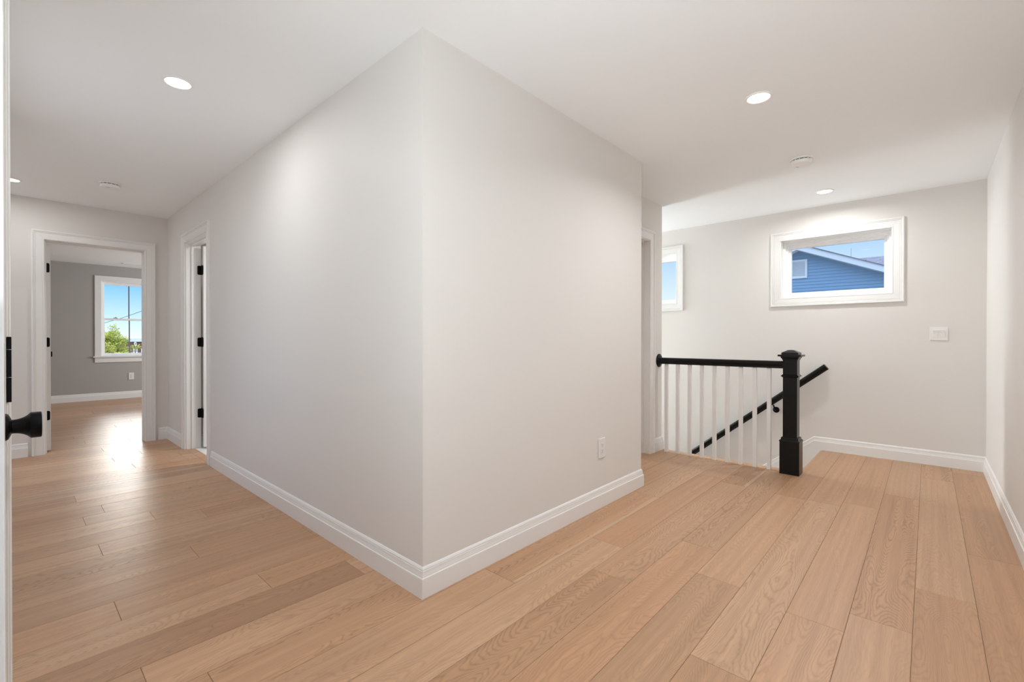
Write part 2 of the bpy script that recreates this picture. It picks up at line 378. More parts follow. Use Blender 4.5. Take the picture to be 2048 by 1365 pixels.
# ------------------------------------------------------------------ floor of individual oak boards
SEAM0, PW = 0.985, 0.192
JOINTS = {-4: [0.995], -3: [0.697, 2.525], -2: [1.295], 0: [0.415, 2.512], 1: [0.928, 2.62], 2: [1.09, 3.02], 3: [1.52], 4: [2.127, 0.2], -5: [0.35, 1.865],
          -10: [-0.897], -7: [-0.897], -14: [-0.871], -17: [-0.886], -20: [-0.885], -16: [-0.588], -15: [-0.358], -12: [-0.545], -9: [-0.408], -26: [-0.55]}
def build_floor():
    rnd = random.Random(21)
    v = []; f = []; pl = []; uvs = []
    def add(x0, x1, y0, y1, ends, rr):
        g = 0.0005; c = 0.0018; d = -0.0010; n = len(v)
        X0, X1, Y0, Y1 = x0+g, x1-g, y0+g, y1-g
        e0, e1 = ends
        v.extend([(X0, Y0, d), (X1, Y0, d), (X1, Y1, d), (X0, Y1, d), (X0+c, Y0+c*.8, 0), (X1-c, Y0+c*.8, 0), (X1-c, Y1-c*.8, 0), (X0+c, Y1-c*.8, 0)])
        for q in ((4,5,6,7),(0,1,5,4),(1,2,6,5),(2,3,7,6),(3,0,4,7)):
            f.append(tuple(n+i for i in q)); pl.append(rr)
            for i in q:
                p = v[n+i]; uvs.append(((p[0]-x0)/PW, p[1]))
    def clip_rows(x0, x1, y0, y1):
        """boards of one rectangular zone"""
        k0 = math.floor((x0-SEAM0)/PW); k1 = math.ceil((x1-SEAM0)/PW)
        for k in range(k0, k1):
            a, b = max(x0, SEAM0+k*PW), min(x1, SEAM0+(k+1)*PW)
            if b-a < 0.004: continue
            js = plank_joints(k)
            ys = [y0]+[j for j in js if y0+0.02 < j < y1-0.02]+[y1]
            for i in range(len(ys)-1):
                mid = next((q for q, j in enumerate(js) if j > (ys[i]+ys[i+1])/2), 99)
                q = random.Random(k*131+mid*17+5)
                rr = (q.random(), q.random(), q.random())
                add(a, b, ys[i], ys[i+1], (0, 0), rr)
    cache = {}
    def plank_joints(k):
        if k in cache: return cache[k]
        q = random.Random(k*7+3); js = sorted(JOINTS.get(k, []))
        if not js: js = [q.uniform(-2.6, -1.4)]
        while js[0] > -2.9: js.insert(0, js[0]-q.uniform(1.45, 2.2))
        while js[-1] < 4.4: js.append(js[-1]+q.uniform(1.45, 2.2))
        if k >= 0 and k not in (0, 1, 2, 3, 4): pass
        cache[k] = js; return js
    # zones (kept inside the walls)
    xa = SEAM0-5*PW; xb = SEAM0-PW; xc = SEAM0
    xn = SEAM0-19*PW
    clip_rows(xn, xa, YS, 0.0)                          # hall, near part
    clip_rows(XF, xn, -2.70, 0.0)                       # hall, far part
    clip_rows(0.0, xa, 0.0, YB)                         # sliver along the corner wall
    clip_rows(xa, xb, YS, YC-0.07)                      # landing up to the stairwell edge
    clip_rows(XC, xa, YB, YC-0.07)                      # recess by the closet door
    clip_rows(xb, xc, YS, YC-0.07); clip_rows(STX, xc, YC-0.07, YD)
    clip_rows(xc, XE, YS, YD)                           # landing and top of the stairs
    clip_rows(XC-T, XC, C_O[0], C_O[1])                 # closet threshold
    clip_rows(XBED, XF-0.13, -1.80, 3.0)                # bedroom
    clip_rows(XF-0.13, XF, F_O[0]+0.0, F_O[1])          # bedroom threshold
    clip_rows(A_O[0], A_O[1], 0.0, 0.07)                # bathroom threshold
    me = bpy.data.meshes.new('floor'); me.from_pydata(v, [], f)
    uvl = me.uv_layers.new(name='UVMap')
    for i, c in enumerate(uvs): uvl.data[i].uv = c
    at = me.attributes.new('plank', 'FLOAT_VECTOR', 'FACE')
    for i, c in enumerate(pl): at.data[i].vector = c
    me.materials.append(m_oak)
    o = bpy.data.objects.new('floor', me); COL.objects.link(o)
    tag(o, 'wide oak plank floor running through the hall, landing and bedroom', 'floor', None, 'structure')
build_floor()
mb = MB()
for a, b in (((-2.6, YS-0.1, -0.24), (XE+0.1, 0.0, -0.002)), ((XF-0.2, -2.82, -0.24), (-2.6, 0.0, -0.002)), ((-T, 0, -0.24), (XE+0.1, YC+0.0, -0.002)), ((XC-T, YB, -0.24), (-T, YC-0.0, -0.002)),
             ((STX+0.002, YC, -0.24), (XE+0.1, YD, -0.002)), ((XBED-0.1, -1.9, -0.24), (XF-0.2, 3.1, -0.002)), ((XF-0.2, 0, -0.24), (-T, 0.075, -0.002)), ((XF-0.2, 0.075, -0.24), (-T, 2.5, -0.012))):
    mb.box(a, b)
struct(mb, 'floor_slab', m_gap, 'dark subfloor under the boards', 'floor')

def oak_piece(mb, name, label, cat, kind='structure', rr=(0.6, 0.4, 0.7), bevel=0.0, along='y', parent=None):
    o = mb.build(name, m_oak, parent=parent, bevel=bevel)
    at = o.data.attributes.new('plank', 'FLOAT_VECTOR', 'FACE')
    for i in range(len(o.data.polygons)): at.data[i].vector = rr
    o.data.uv_layers.new(name='UVMap')
    if label: tag(o, label, cat, None, kind)
    return o
mb = MB(); mb.box((XC+0.001, YC-0.07, -0.026), (SEAM0-PW, YC+0.024, 0.0))
oak_piece(mb, 'trim_nosing', 'oak nosing strip along the stairwell edge under the white balusters', 'trim', bevel=0.006)
mb = MB(); mb.box((STX-0.016, YC+0.0245, -0.028), (STX+0.03, YD-0.018, -0.0012))
oak_piece(mb, 'trim_stair_nosing', 'oak nosing at the top step beside the newel post', 'trim', bevel=0.006, rr=(0.4, 0.5, 0.5))
# stairs going down to the left
st = empty('stairs', (STX, YC, 0), 'oak stairs going down behind the black and white railing', 'stairs', kind='structure')
RISE, RUN = 0.203, 0.249
for i in range(12):
    mb = MB(); x1 = STX-0.03-i*RUN; z = -(i+1)*RISE
    mb.box((x1-RUN-0.02, YC+0.002, z-0.028), (x1, YD-0.019, z)); oak_piece(mb, 'tread', None, None, bevel=0.005, rr=(0.5, 0.3, 0.6), parent=st)
    mb = MB(); mb.box((x1-0.002, YC+0.002, z), (x1+0.012, YD-0.019, z+RISE-0.03)); mb.build('riser', m_trim, st)

# bathroom tile
def mat_tile():
    m = principled('marble_tile', (0.80, 0.79, 0.77), 0.25); nt = m.node_tree; N = nt.nodes
    t = N.new('ShaderNodeTexCoord'); br = N.new('ShaderNodeTexBrick'); br.inputs['Scale'].default_value = 1.0
    br.inputs['Brick Width'].default_value = 0.3; br.inputs['Row Height'].default_value = 0.3; br.inputs['Mortar Size'].default_value = 0.003
    br.inputs['Color1'].default_value = (0.82, 0.81, 0.79, 1); br.inputs['Color2'].default_value = (0.76, 0.75, 0.73, 1); br.inputs['Mortar'].default_value = (0.5, 0.49, 0.48, 1)
    nt.links.new(t.outputs['Object'], br.inputs['Vector']); nt.links.new(br.outputs['Color'], N['Principled BSDF'].inputs['Base Color']); return m
m_tile = mat_tile()
mb = MB(); mb.box((XF-0.005, 0.071, -0.011), (-1.9, 2.3, 0.0)); 
struct(mb, 'floor_bathroom', m_tile, 'white marble tile floor past the bathroom threshold', 'floor')

# ------------------------------------------------------------------ baseboards
BASE = [(0.0, 0.0), (0.0165, 0.0), (0.0165, 0.084), (0.0158, 0.0868), (0.0140, 0.0880), (0.0118, 0.0880), (0.0118, 0.0905), (0.0112, 0.096), (0.0098, 0.104), (0.0092, 0.111),
        (0.0092, 0.1145), (0.0066, 0.1145), (0.0066, 0.1165), (0.0075, 0.1185), (0.0068, 0.122), (0.0040, 0.1275), (0.0016, 0.1305), (0.0, 0.1308)]
BASE = [(a*1.0, b*0.985+0.0005) for a, b in BASE]
def baseboard(name, path, label, extra=None):
    mb = MB(); mb.sweep([(x, y, 0) for x, y in path], BASE, (0, 0, 1))
    return struct(mb, name, m_trim, label, 'baseboard')
CW = 0.088
# travel so that the room is on the left
baseboard('baseboard_corner', [(-0.1, YB), (0, YB), (0, 0), (A_O[1]+0.012+CW, 0)], 'white moulded baseboard wrapping the projecting wall corner')
baseboard('baseboard_end', [(A_O[0]-0.012-CW, 0), (XF, 0), (XF, F_O[1]+0.012+CW-0.002)], 'white baseboard in the far hall corner between the two doorways')
baseboard('baseboard_left', [(XF, F_O[0]-0.012-CW), (XF, -2.70)], 'white baseboard left of the bedroom doorway')
baseboard('baseboard_closet', [(XC-0.05, YC), (XC, YC), (XC, C_O[1]+0.012+CW-0.002)], 'short white baseboard under the rail rosette')
baseboard('baseboard_return', [(XC, C_O[0]-0.012-CW), (XC, YB), (-0.1, YB)], 'white baseboard behind the projecting corner')
baseboard('baseboard_right', [(XE, YS), (XE, YD-0.0170)], 'white baseboard along the right landing wall')
baseboard('baseboard_bedroom', [(XBED, 2.98), (XBED, -1.80)], 'white baseboard under the bedroom window')
# back wall: level run that turns down with the stairs
slope = RISE/RUN
bx = 0.752
def backbase():
    mb = MB(); n = len(BASE)
    cols = [(XE, 0.0), (STX, 0.0), (STX, -0.30), (bx, -0.30), (-3.3, -0.30)]
    for x, low in cols:
        dz = 0.0 if x >= bx else (x-bx)*slope
        for a, b in BASE: mb.v.append((x, YD-a, b+dz+(low if b < 0.05 else 0.0)))
    for i in range(len(cols)-1):
        for j in range(n-1):
            if i == 1 and j != 1: continue
            mb.f.append((i*n+j, i*n+j+1, (i+1)*n+j+1, (i+1)*n+j))
    mb.f.append(tuple(range(n))); mb.f.append(tuple((len(cols)-1)*n+j for j in reversed(range(n))))
    return mb
struct(backbase(), 'baseboard_back', m_trim, 'white baseboard on the back wall bending down with the stairs', 'baseboard')

# ------------------------------------------------------------------ casings and jambs
CAS = [(0.0, 0.0), (0.0, 0.0095), (0.0015, 0.0115), (0.006, 0.0125), (0.0095, 0.0115), (0.0105, 0.0100), (0.0125, 0.0100), (0.0130, 0.0120), (0.045, 0.0145), (0.056, 0.0150), (0.0575, 0.0130),
       (0.0600, 0.0130), (0.0612, 0.0165), (0.0645, 0.0185), (0.0672, 0.0178), (0.0680, 0.0160), (0.0705, 0.0160), (0.0715, 0.0200), (0.0745, 0.0225), (0.083, 0.0225), (0.0865, 0.0205), (0.088, 0.0170), (0.088, 0.0)]
def casing3(name, axis, c, n, u0, u1, z1, label, z0=0.0):
    """door casing: three mitred lengths round opening u0..u1, top z1; n = +-1 facing"""
    P = lambda u, z: (c, u, z) if axis == 'x' else (u, c, z)
    nv = (n, 0, 0) if axis == 'x' else (0, n, 0)
    # outward from the opening must be to the left of travel
    path = [P(u0, z0), P(u0, z1), P(u1, z1), P(u1, z0)]
    t = Vector(path[1])-Vector(path[0]); left = Vector(nv).cross(t)
    want = Vector(P(u0-1, 0))-Vector(P(u0, 0))
    if left.dot(want) < 0: path.reverse()
    mb = MB(); mb.sweep(path, CAS, nv)
    return struct(mb, name, m_trim, label, 'trim')
def jamb(name, axis, c0, c1, u0, u1, z1, stop, label):
    """door lining with a stop strip between stop[0]..stop[1] across the wall"""
    mb = MB(); t = 0.018; s = 0.011
    def bx_(ua, ub, za, zb, ca, cb):
        if axis == 'x': mb.box((ca, ua, za), (cb, ub, zb))
        else: mb.box((ua, ca, za), (ub, cb, zb))
    bx_(u0, u0+t, 0, z1, c0, c1); bx_(u1-t, u1, 0, z1, c0, c1); bx_(u0+t, u1-t, z1-t, z1, c0, c1)
    a, b = stop
    bx_(u0+t, u0+t+s, 0, z1-t, a, b); bx_(u1-t-s, u1-t, 0, z1-t, a, b); bx_(u0+t+s, u1-t-s, z1-t-s, z1-t, a, b)
    return struct(mb, name, m_trim, label, 'trim', bevel=0.0012)
casing3('trim_bathroom_casing', 'y', 0.0, -1, A_O[0]+0.012, A_O[1]-0.012, A_O[3]-0.012, 'white moulded casing round the bathroom doorway')
casing3('trim_bedroom_casing', 'x', XF, 1, F_O[0]+0.012, F_O[1]-0.012, F_O[3]-0.012, 'white moulded casing round the bedroom doorway')
casing3('trim_bedroom_inner_casing', 'x', XF-0.13, -1, F_O[0]+0.012, F_O[1]-0.012, F_O[3]-0.012, 'white casing on the bedroom side of the doorway')
casing3('trim_closet_casing', 'x', XC, 1, C_O[0]+0.012, C_O[1]-0.012, C_O[3]-0.012, 'white moulded casing of the closet door beside the rail rosette')
jamb('trim_bathroom_jamb', 'y', 0.0005, T+0.008, A_O[0], A_O[1], A_O[3], (0.045, 0.082), 'white door lining of the bathroom doorway')
jamb('trim_bedroom_jamb', 'x', XF-0.1295, XF-0.0005, F_O[0], F_O[1], F_O[3], (XF-0.085, XF-0.05), 'white door lining of the bedroom doorway')
jamb('trim_closet_jamb', 'x', XC-T, XC-0.0005, C_O[0], C_O[1], C_O[3], (XC-0.082, XC-0.055), 'white door lining of the closet door')

# ------------------------------------------------------------------ doors
def knob_mesh(parent, M_, length=0.058):
    """black round knob: rosette, neck, flared drum; axis +Z of M_"""
    ro = MB(); ro.lathe([(0.0, 0.0), (0.0305, 0.0), (0.0302, 0.002), (0.028, 0.005), (0.022, 0.008), (0.016, 0.010), (0.0, 0.010)], M_, 40); 
    o1 = ro.build('rosette', m_hard, parent, smooth=True)
    kb = MB(); kb.lathe([(0.0, 0.008), (0.0158, 0.008), (0.0157, 0.013), (0.0162, 0.018), (0.0175, 0.0235), (0.0198, 0.029), (0.0232, 0.034), (0.0272, 0.038), (0.0290, 0.0392), (0.0297, 0.0405), (0.0297, 0.0560),
                             (0.0285, 0.0576), (0.0, 0.0584)], M_, 48)
    o2 = kb.build('door_knob', m_hard, parent, smooth=True)
    return o1, o2
def slab(mb, w, h, t, panels):
    """door slab x 0..w, y -t..0, z 0..h with recessed flat panels on both faces"""
    mb.box((0, -t+0.006, 0), (w, -0.006, h))
    us = [0]; 
    for (y0, y1) in ((-0.006, 0.0), (-t, -t+0.006)):
        st = 0.115
        mb.box((0, y0, 0), (st, y1, h)); mb.box((w-st, y0, 0), (w, y1, h))
        for (a, b) in panels: mb.box((st, y0, a), (w-st, y1, b))
def hinge_parts(parent, M_, hz, leaf='edge'):
    pass

def rounded_plate(mb, M_, w, h, t, r=0.012, corners=(1, 1, 1, 1), seg=6):
    """plate in local XZ, 0..w by -h/2..h/2, thickness along +Y; corners: which are rounded (lx-lz, hx-lz, hx-hz, lx-hz)"""
    pts = []
    C_ = [((0, -h/2), (1, 1), math.pi), ((w, -h/2), (-1, 1), 1.5*math.pi), ((w, h/2), (-1, -1), 0), ((0, h/2), (1, -1), 0.5*math.pi)]
    for (p, s, a0), cr_ in zip(C_, corners):
        if not cr_: pts.append(p); continue
        c = (p[0]+s[0]*r, p[1]+s[1]*r)
        for i in range(seg+1):
            a = a0+0.5*math.pi*i/seg; pts.append((c[0]+r*math.cos(a), c[1]+r*math.sin(a)))
    n = len(mb.v); k = len(pts)
    for y in (0, t):
        for (x, z) in pts: mb.v.append(tuple(M_ @ Vector((x, y, z))))
    mb.f.append(tuple(n+i for i in range(k))); mb.f.append(tuple(n+k+i for i in reversed(range(k))))
    for i in range(k):
        j = (i+1) % k; mb.f.append((n+i, n+k+i, n+k+j, n+j))
def barrel(mb, x, y, z, h=0.092, r=0.0062):
    segs = 5; g = 0.0006
    for i in range(segs):
        a = z-h/2+h*i/segs+g/2; b = z-h/2+h*(i+1)/segs-g/2
        mb.lathe([(0, 0), (r, 0), (r, b-a), (0, b-a)], Matrix.Translation((x, y, a)), 20)
    mb.lathe([(0, 0), (r*0.55, 0), (r*0.55, h+0.004), (0, h+0.004)], Matrix.Translation((x, y, z-h/2-0.002)), 14)
    mb.lathe([(0, 0), (r*0.8, 0), (r*0.5, 0.007), (0, 0.008)], Matrix.Translation((x, y, z+h/2)), 14)
HZ = (1.804, 1.074, 0.353)
PANELS = [(0.0, 0.21), (0.96, 1.09), (1.92, 2.03)]

# 1: bedroom door, swung into the bedroom; local frame: hinge edge at x=0 plane, slab runs along +x, then rotated
d1 = empty('door_1', (XF-0.142, -0.9465, 0.0), 'white bedroom door standing open, seen on its hinged edge', 'door', kind='structure', rz=math.radians(180+1.4))
d1['_local'] = 1
mb = MB(); slab(mb, 0.745, 2.03, 0.035, PANELS)
for i, p in enumerate(mb.v): mb.v[i] = (p[0], p[1], p[2]+0.008)
o = mb.build('door_slab', m_door, d1, bevel=0.0012)
for z in HZ:
    mb = MB(); rounded_plate(mb, Matrix.Translation((-0.0012, 0.0, z)) @ Matrix.Rotation(-math.pi/2, 4, 'Z'), 0.029, 0.092, 0.0022, 0.012, (0, 1, 1, 0))
    barrel(mb, -0.004, 0.004, z)
    mb.build('hinge', m_hard, d1, bevel=0)
knob_mesh(d1, Matrix.Translation((0.685, -0.035, 0.94)) @ Matrix.Rotation(math.pi/2, 4, 'X'))
knob_mesh(d1, Matrix.Translation((0.685, 0.0, 0.94)) @ Matrix.Rotation(-math.pi/2, 4, 'X'))

# 2: bathroom door, open into the bathroom
d2 = empty('door_2', (-3.838, 0.133, 0.0), 'white bathroom door opened inward, seen through the narrow doorway', 'door', kind='structure', rz=math.radians(90))
d2['_local'] = 1
mb = MB(); slab(mb, 0.735, 2.03, 0.035, PANELS)
for i, p in enumerate(mb.v): mb.v[i] = (p[0], p[1], p[2]+0.014)
mb.build('door_slab', m_door, d2, bevel=0.0012)
for z in HZ:
    # one leaf on the lining, one on the door edge, barrel between
    mb = MB()
    rounded_plate(mb, Matrix.Translation((-0.002, 0.0405, z)) @ Matrix.Rotation(math.pi, 4, 'Z'), 0.034, 0.092, 0.0022, 0.012, (0, 1, 1, 0))
    rounded_plate(mb, Matrix.Translation((-0.0015, 0.0, z)) @ Matrix.Rotation(-math.pi/2, 4, 'Z'), 0.028, 0.092, 0.0022, 0.010, (0, 1, 1, 0))
    barrel(mb, -0.003, 0.020, z)
    mb.build('hinge', m_hard, d2)
knob_mesh(d2, Matrix.Translation((0.675, -0.035, 0.94)) @ Matrix.Rotation(math.pi/2, 4, 'X'))

# 3: closet door beside the stairs, closed
d3 = empty('door_3', (XC-0.083, C_O[0]+0.021, 0.0), 'closed white closet door set back in its casing beside the stair rail', 'door', kind='structure', rz=math.radians(90))
d3['_local'] = 1
mb = MB(); slab(mb, C_O[1]-C_O[0]-0.042, 2.03, 0.035, PANELS)
for i, p in enumerate(mb.v): mb.v[i] = (p[0], p[1]+0.0, p[2]+0.010)
# faces: y=0 side looks towards -x after rotation, so shift behind the stop
for i, p in enumerate(mb.v): mb.v[i] = (p[0], p[1]+0.036, p[2])
mb.build('door_slab', m_door, d3, bevel=0.0012)
knob_mesh(d3, Matrix.Translation((0.07, 0.001, 0.94)) @ Matrix.Rotation(math.pi/2, 4, 'X'))

# 4: the near door at the left edge of the picture
d4 = empty('door_4', (0.642, -1.1978, 0.0), 'glossy white door open close to the camera at the left edge, black round knob', 'door', kind='structure', rz=math.radians(180+0.12))
d4['_local'] = 1
mb = MB(); slab(mb, 0.640, 2.425, 0.035, [(0.0, 0.21), (0.96, 1.09), (2.30, 2.425)])
for i, p in enumerate(mb.v): mb.v[i] = (p[0], p[1]+0.035, p[2]+0.008)
mb.build('door_slab', m_door, d4, bevel=0.0012)
knob_mesh(d4, Matrix.Translation((0.580, 0.0, 0.908)) @ Matrix.Rotation(math.pi/2, 4, 'X'))

# white post with a tall black strike plate just past the near door
mb = MB(); mb.box((-0.105, YS, 0.0), (-0.030, -1.1975, H)); mb.box((-0.100, -1.1975, 0.0), (-0.036, -1.1935, H)); mb.box((-0.095, -1.1935, 0.0), (-0.055, -1.1890, H))
np_ = struct(mb, 'trim_near_post', m_door, 'glossy white door post at the left edge with a tall black strike plate', 'trim', bevel=0.0012)
mb = MB(); zc = 1.034
for a, b in ((-0.0785, -0.0195), (-0.0185, 0.0475), (0.0485, 0.0785)): mb.box((-0.0362, -1.1965, zc+a), (-0.0300, -1.1884, zc+b))
mb.build('strike_plate', m_hard, np_, bevel=0.0006)
# ------------------------------------------------------------------ windows
def window_fixed(name, x0, x1, z0, z1, label):
    w = empty(name, ((x0+x1)/2, YD, z0), label, 'window', kind='structure')
    # casing round four sides
    mb = MB(); path = [(x0, YD, z0), (x0, YD, z1), (x1, YD, z1), (x1, YD, z0)]
    nv = Vector((0, -1, 0)); t = Vector((0, 0, 1))
    if nv.cross(t).dot(Vector((-1, 0, 0))) < 0: path.reverse()
    mb.sweep(path, CAS, nv, closed=True); mb.build('window_casing', m_trim, w)
    mb = MB(); d0, d1_ = YD-0.004, YD+0.14; t = 0.010
    mb.box((x0-0.008, d0+0.005, z0-0.008), (x0+t-0.006, d1_, z1+0.008)); mb.box((x1-t+0.006, d0+0.005, z0-0.008), (x1+0.008, d1_, z1+0.008))
    mb.box((x0+t-0.006, d0+0.005, z1-t+0.006), (x1-t+0.006, d1_, z1+0.008)); mb.box((x0+t-0.006, d0+0.005, z0-0.008), (x1-t+0.006, d1_, z0+t-0.006))
    mb.build('window_jamb', m_trim, w)
    # vinyl frame, three stepped layers
    mb = MB()
    for (wd, ya, yb) in ((0.022, 0.105, 0.215), (0.040, 0.135, 0.215), (0.062, 0.165, 0.215)):
        a0, a1, b0, b1 = x0+0.003, x1-0.003, z0+0.003, z1-0.003
        mb.box((a0, YD+ya, b0), (a0+wd, YD+yb, b1)); mb.box((a1-wd, YD+ya, b0), (a1, YD+yb, b1))
        mb.box((a0+wd, YD+ya, b1-wd), (a1-wd, YD+yb, b1)); mb.box((a0+wd, YD+ya, b0), (a1-wd, YD+yb, b0+wd))
    mb.build('window_frame', m_vinyl, w, bevel=0.002)
    mb = MB(); mb.box((x0+0.06, YD+0.188, z0+0.06), (x1-0.06, YD+0.194, z1-0.06)); mb.build('glass', m_glass, w)
    return w
window_fixed('window_1', 0.449, 1.352, 1.536, 2.135, 'white framed high window showing the blue neighbouring gable')
window_fixed('window_2', -1.583, -0.667, 1.539, 2.152, 'white framed high window half hidden at the stairwell, only sky in it')

def window_plain(name, axis, c0, c1, o, label):  # unseen windows added as openings for the fill lights
    u0, u1, z0, z1 = o; mb = MB(); w = 0.05; um = (u0+u1)/2
    for a, b, za, zb in ((u0, u0+w, z0, z1), (u1-w, u1, z0, z1), (u0+w, u1-w, z0, z0+w), (u0+w, u1-w, z1-w, z1), (um-0.012, um+0.012, z0+w, z1-w)):
        if axis == 'x': mb.box((c0, a, za), (c1, b, zb))
        else: mb.box((a, c0, za), (b, c1, zb))
    struct(mb, name, m_vinyl, label, 'window')
window_plain('added_window_5', 'y', YS-0.10, YS-0.05, WIN_S, 'added unseen white framed window behind the camera')
window_plain('added_window_8', 'y', YS-0.10, YS-0.05, WIN_H, 'added unseen white framed window in the hall wall opposite the long wall')
window_plain('added_window_6', 'y', -2.80, -2.75, WIN_N, 'added unseen white framed window in the hall nook')
window_plain('added_window_4', 'x', -3.50, -3.45, WIN_T, 'added unseen white framed window at the far end of the stairwell')
window_plain('added_window_7', 'y', 3.05, 3.10, WIN_B, 'added unseen white framed window in the bedroom side wall')
def window_hung():
    x = XBED; y0, y1, z0, z1 = -0.060, 0.746, 0.790, 2.157; ym = (y0+y1)/2
    w = empty('window_3', (x, ym, z0), 'double hung bedroom window with tree and sky outside', 'window', kind='structure')
    mb = MB(); path = [(x, y0, z0), (x, y0, z1), (x, y1, z1), (x, y1, z0)]
    nv = Vector((1, 0, 0))
    if nv.cross(Vector((0, 0, 1))).dot(Vector((0, -1, 0))) < 0: path.reverse()
    flat = [(0, 0), (0, 0.016), (0.002, 0.018), (0.088, 0.018), (0.09, 0.016), (0.09, 0)]
    mb.sweep(path, flat, nv); mb.build('window_casing', m_trim, w, bevel=0.001)
    mb = MB(); mb.box((x-0.10, y0-0.006, z0-0.022), (x+0.0005, y1+0.006, z0)); mb.box((x+0.0005, y0-0.115, z0-0.022), (x+0.045, y1+0.115, z0))
    mb.build('window_stool', m_trim, w, bevel=0.003)
    mb = MB(); mb.box((x+0.0005, y0-0.09, z0-0.112), (x+0.016, y1+0.09, z0-0.0225)); mb.build('apron', m_trim, w, bevel=0.002)
    mb = MB()
    mb.box((x-0.19, y0-0.006, z0), (x-0.0005, y0+0.012, z1)); mb.box((x-0.19, y1-0.012, z0), (x-0.0005, y1+0.006, z1)); mb.box((x-0.19, y0+0.012, z1-0.012), (x-0.0005, y1-0.012, z1+0.006))
    mb.box((x-0.19, y0, z0-0.012), (x-0.101, y1, z0+0.012))
    mb.build('window_jamb', m_vinyl, w)
    zm = 1.468
    for nm, xa, xb, za, zb in (('upper_sash', x-0.135, x-0.100, zm-0.018, z1-0.012), ('lower_sash', x-0.095, x-0.060, z0+0.002, zm+0.018)):
        a0, a1 = y0+0.012, y1-0.012; sw = 0.042
        mb = MB(); mb.box((xa, a0, za), (xb, a0+sw, zb)); mb.box((xa, a1-sw, za), (xb, a1, zb))
        br = 0.034 if nm == 'upper_sash' else 0.050
        tr = 0.045 if nm == 'upper_sash' else 0.034
        mb.box((xa, a0+sw, za), (xb, a1-sw, za+br)); mb.box((xa, a0+sw, zb-tr), (xb, a1-sw, zb))
        s = mb.build(nm, m_vinyl, w, bevel=0.0015)
        mb = MB(); mb.box((xa+0.008, ym-0.009, za+br), (xb-0.008, ym+0.009, zb-tr)); mb.build('muntin', m_munt_backlit, s)
        mb = MB(); mb.box(((xa+xb)/2-0.002, a0+sw-0.005, za+br-0.005), ((xa+xb)/2+0.002, a1-sw+0.005, zb-tr+0.005)); mb.build('glass', m_glass, s)
    mb = MB(); mb.box((x-0.09, 0.115, zm+0.018), (x-0.064, 0.175, zm+0.030)); mb.lathe([(0, 0), (0.010, 0), (0.010, 0.012), (0, 0.012)], Matrix.Translation((x-0.078, 0.150, zm+0.030)), 16)
    mb.build('sash_lock', m_metal, w)
window_hung()

# ------------------------------------------------------------------ balustrade
NX, NY = 0.7645, 3.159
nw = empty('newel_post', (NX, NY, 0), 'black square newel post with a stepped cap at the top of the stairs', 'newel post')
MB().square_lathe([(0.0705, 0.0), (0.0705, 0.262), (0.0690, 0.266)], NX, NY).build('base_block', m_black, nw, bevel=0.0015)
MB().square_lathe([(0.0735, 0.2655), (0.0735, 0.272), (0.0700, 0.277), (0.0640, 0.281), (0.0615, 0.288), (0.0625, 0.293), (0.0600, 0.299), (0.0515, 0.301)], NX, NY).build('base_moulding', m_black, nw)
MB().square_lathe([(0.0510, 0.300), (0.0510, 0.938)], NX, NY).build('shaft', m_black, nw, bevel=0.0015)
MB().square_lathe([(0.0512, 0.792), (0.0545, 0.795), (0.0635, 0.803), (0.0635, 0.8065), (0.0545, 0.815), (0.0512, 0.818)], NX, NY).build('neck_ring', m_black, nw)
MB().square_lathe([(0.0512, 0.936), (0.0560, 0.938), (0.0560, 0.946), (0.0640, 0.954), (0.0660, 0.962), (0.0660, 0.9645), (0.0830, 0.9650), (0.0830, 0.9800), (0.0605, 0.9810), (0.0605, 0.9960),
                    (0.0560, 0.9990), (0.0200, 1.018), (0.0, 1.0195)], NX, NY).build('cap', m_black, nw)
RAILP = [(-0.024, 0.0), (0.024, 0.0), (0.024, 0.010), (0.0205, 0.016), (0.0225, 0.024), (0.0285, 0.030), (0.0300, 0.038), (0.0290, 0.046), (0.0230, 0.055), (0.0120, 0.0605), (0.0, 0.062),
         (-0.0120, 0.0605), (-0.0230, 0.055), (-0.0290, 0.046), (-0.0300, 0.038), (-0.0285, 0.030), (-0.0225, 0.024), (-0.0205, 0.016), (-0.024, 0.010)]
RB = 0.864
hr = empty('handrail', (XC, NY, RB), 'black level handrail between wall rosette and newel post', 'handrail')
def rail_mesh(mb, p0, p1, up=(0, 0, 1), prof=RAILP):
    p0, p1 = Vector(p0), Vector(p1); d = (p1-p0).normalized(); side = Vector(up).cross(d).normalized(); up_ = d.cross(side)
    n = len(mb.v); k = len(prof)
    for p in (p0, p1):
        for a, b in prof: mb.v.append(tuple(p+side*a+up_*b))
    for j in range(k):
        j2 = (j+1) % k; mb.f.append((n+j, n+j2, n+k+j2, n+k+j))
    mb.f.append(tuple(n+j for j in reversed(range(k)))); mb.f.append(tuple(n+k+j for j in range(k)))
mb = MB(); rail_mesh(mb, (XC+0.018, NY, RB), (NX-0.0512, NY, RB)); mb.build('rail', m_black, hr, smooth=True)
mb = MB(); Mr = Matrix.Translation((XC+0.0005, NY+0.010, RB+0.031)) @ Matrix.Rotation(math.pi/2, 4, 'Y')
mb.lathe([(0.0, 0.0), (0.0665, 0.0), (0.0665, 0.004), (0.064, 0.008), (0.055, 0.011), (0.050, 0.013), (0.046, 0.018), (0.040, 0.0195), (0.0, 0.0195)], Mr, 56)
mb.build('wall_rosette', m_black, hr, smooth=True)
BXS = [-0.303, -0.190, -0.075, 0.039, 0.152, 0.265, 0.377, 0.489, 0.601]
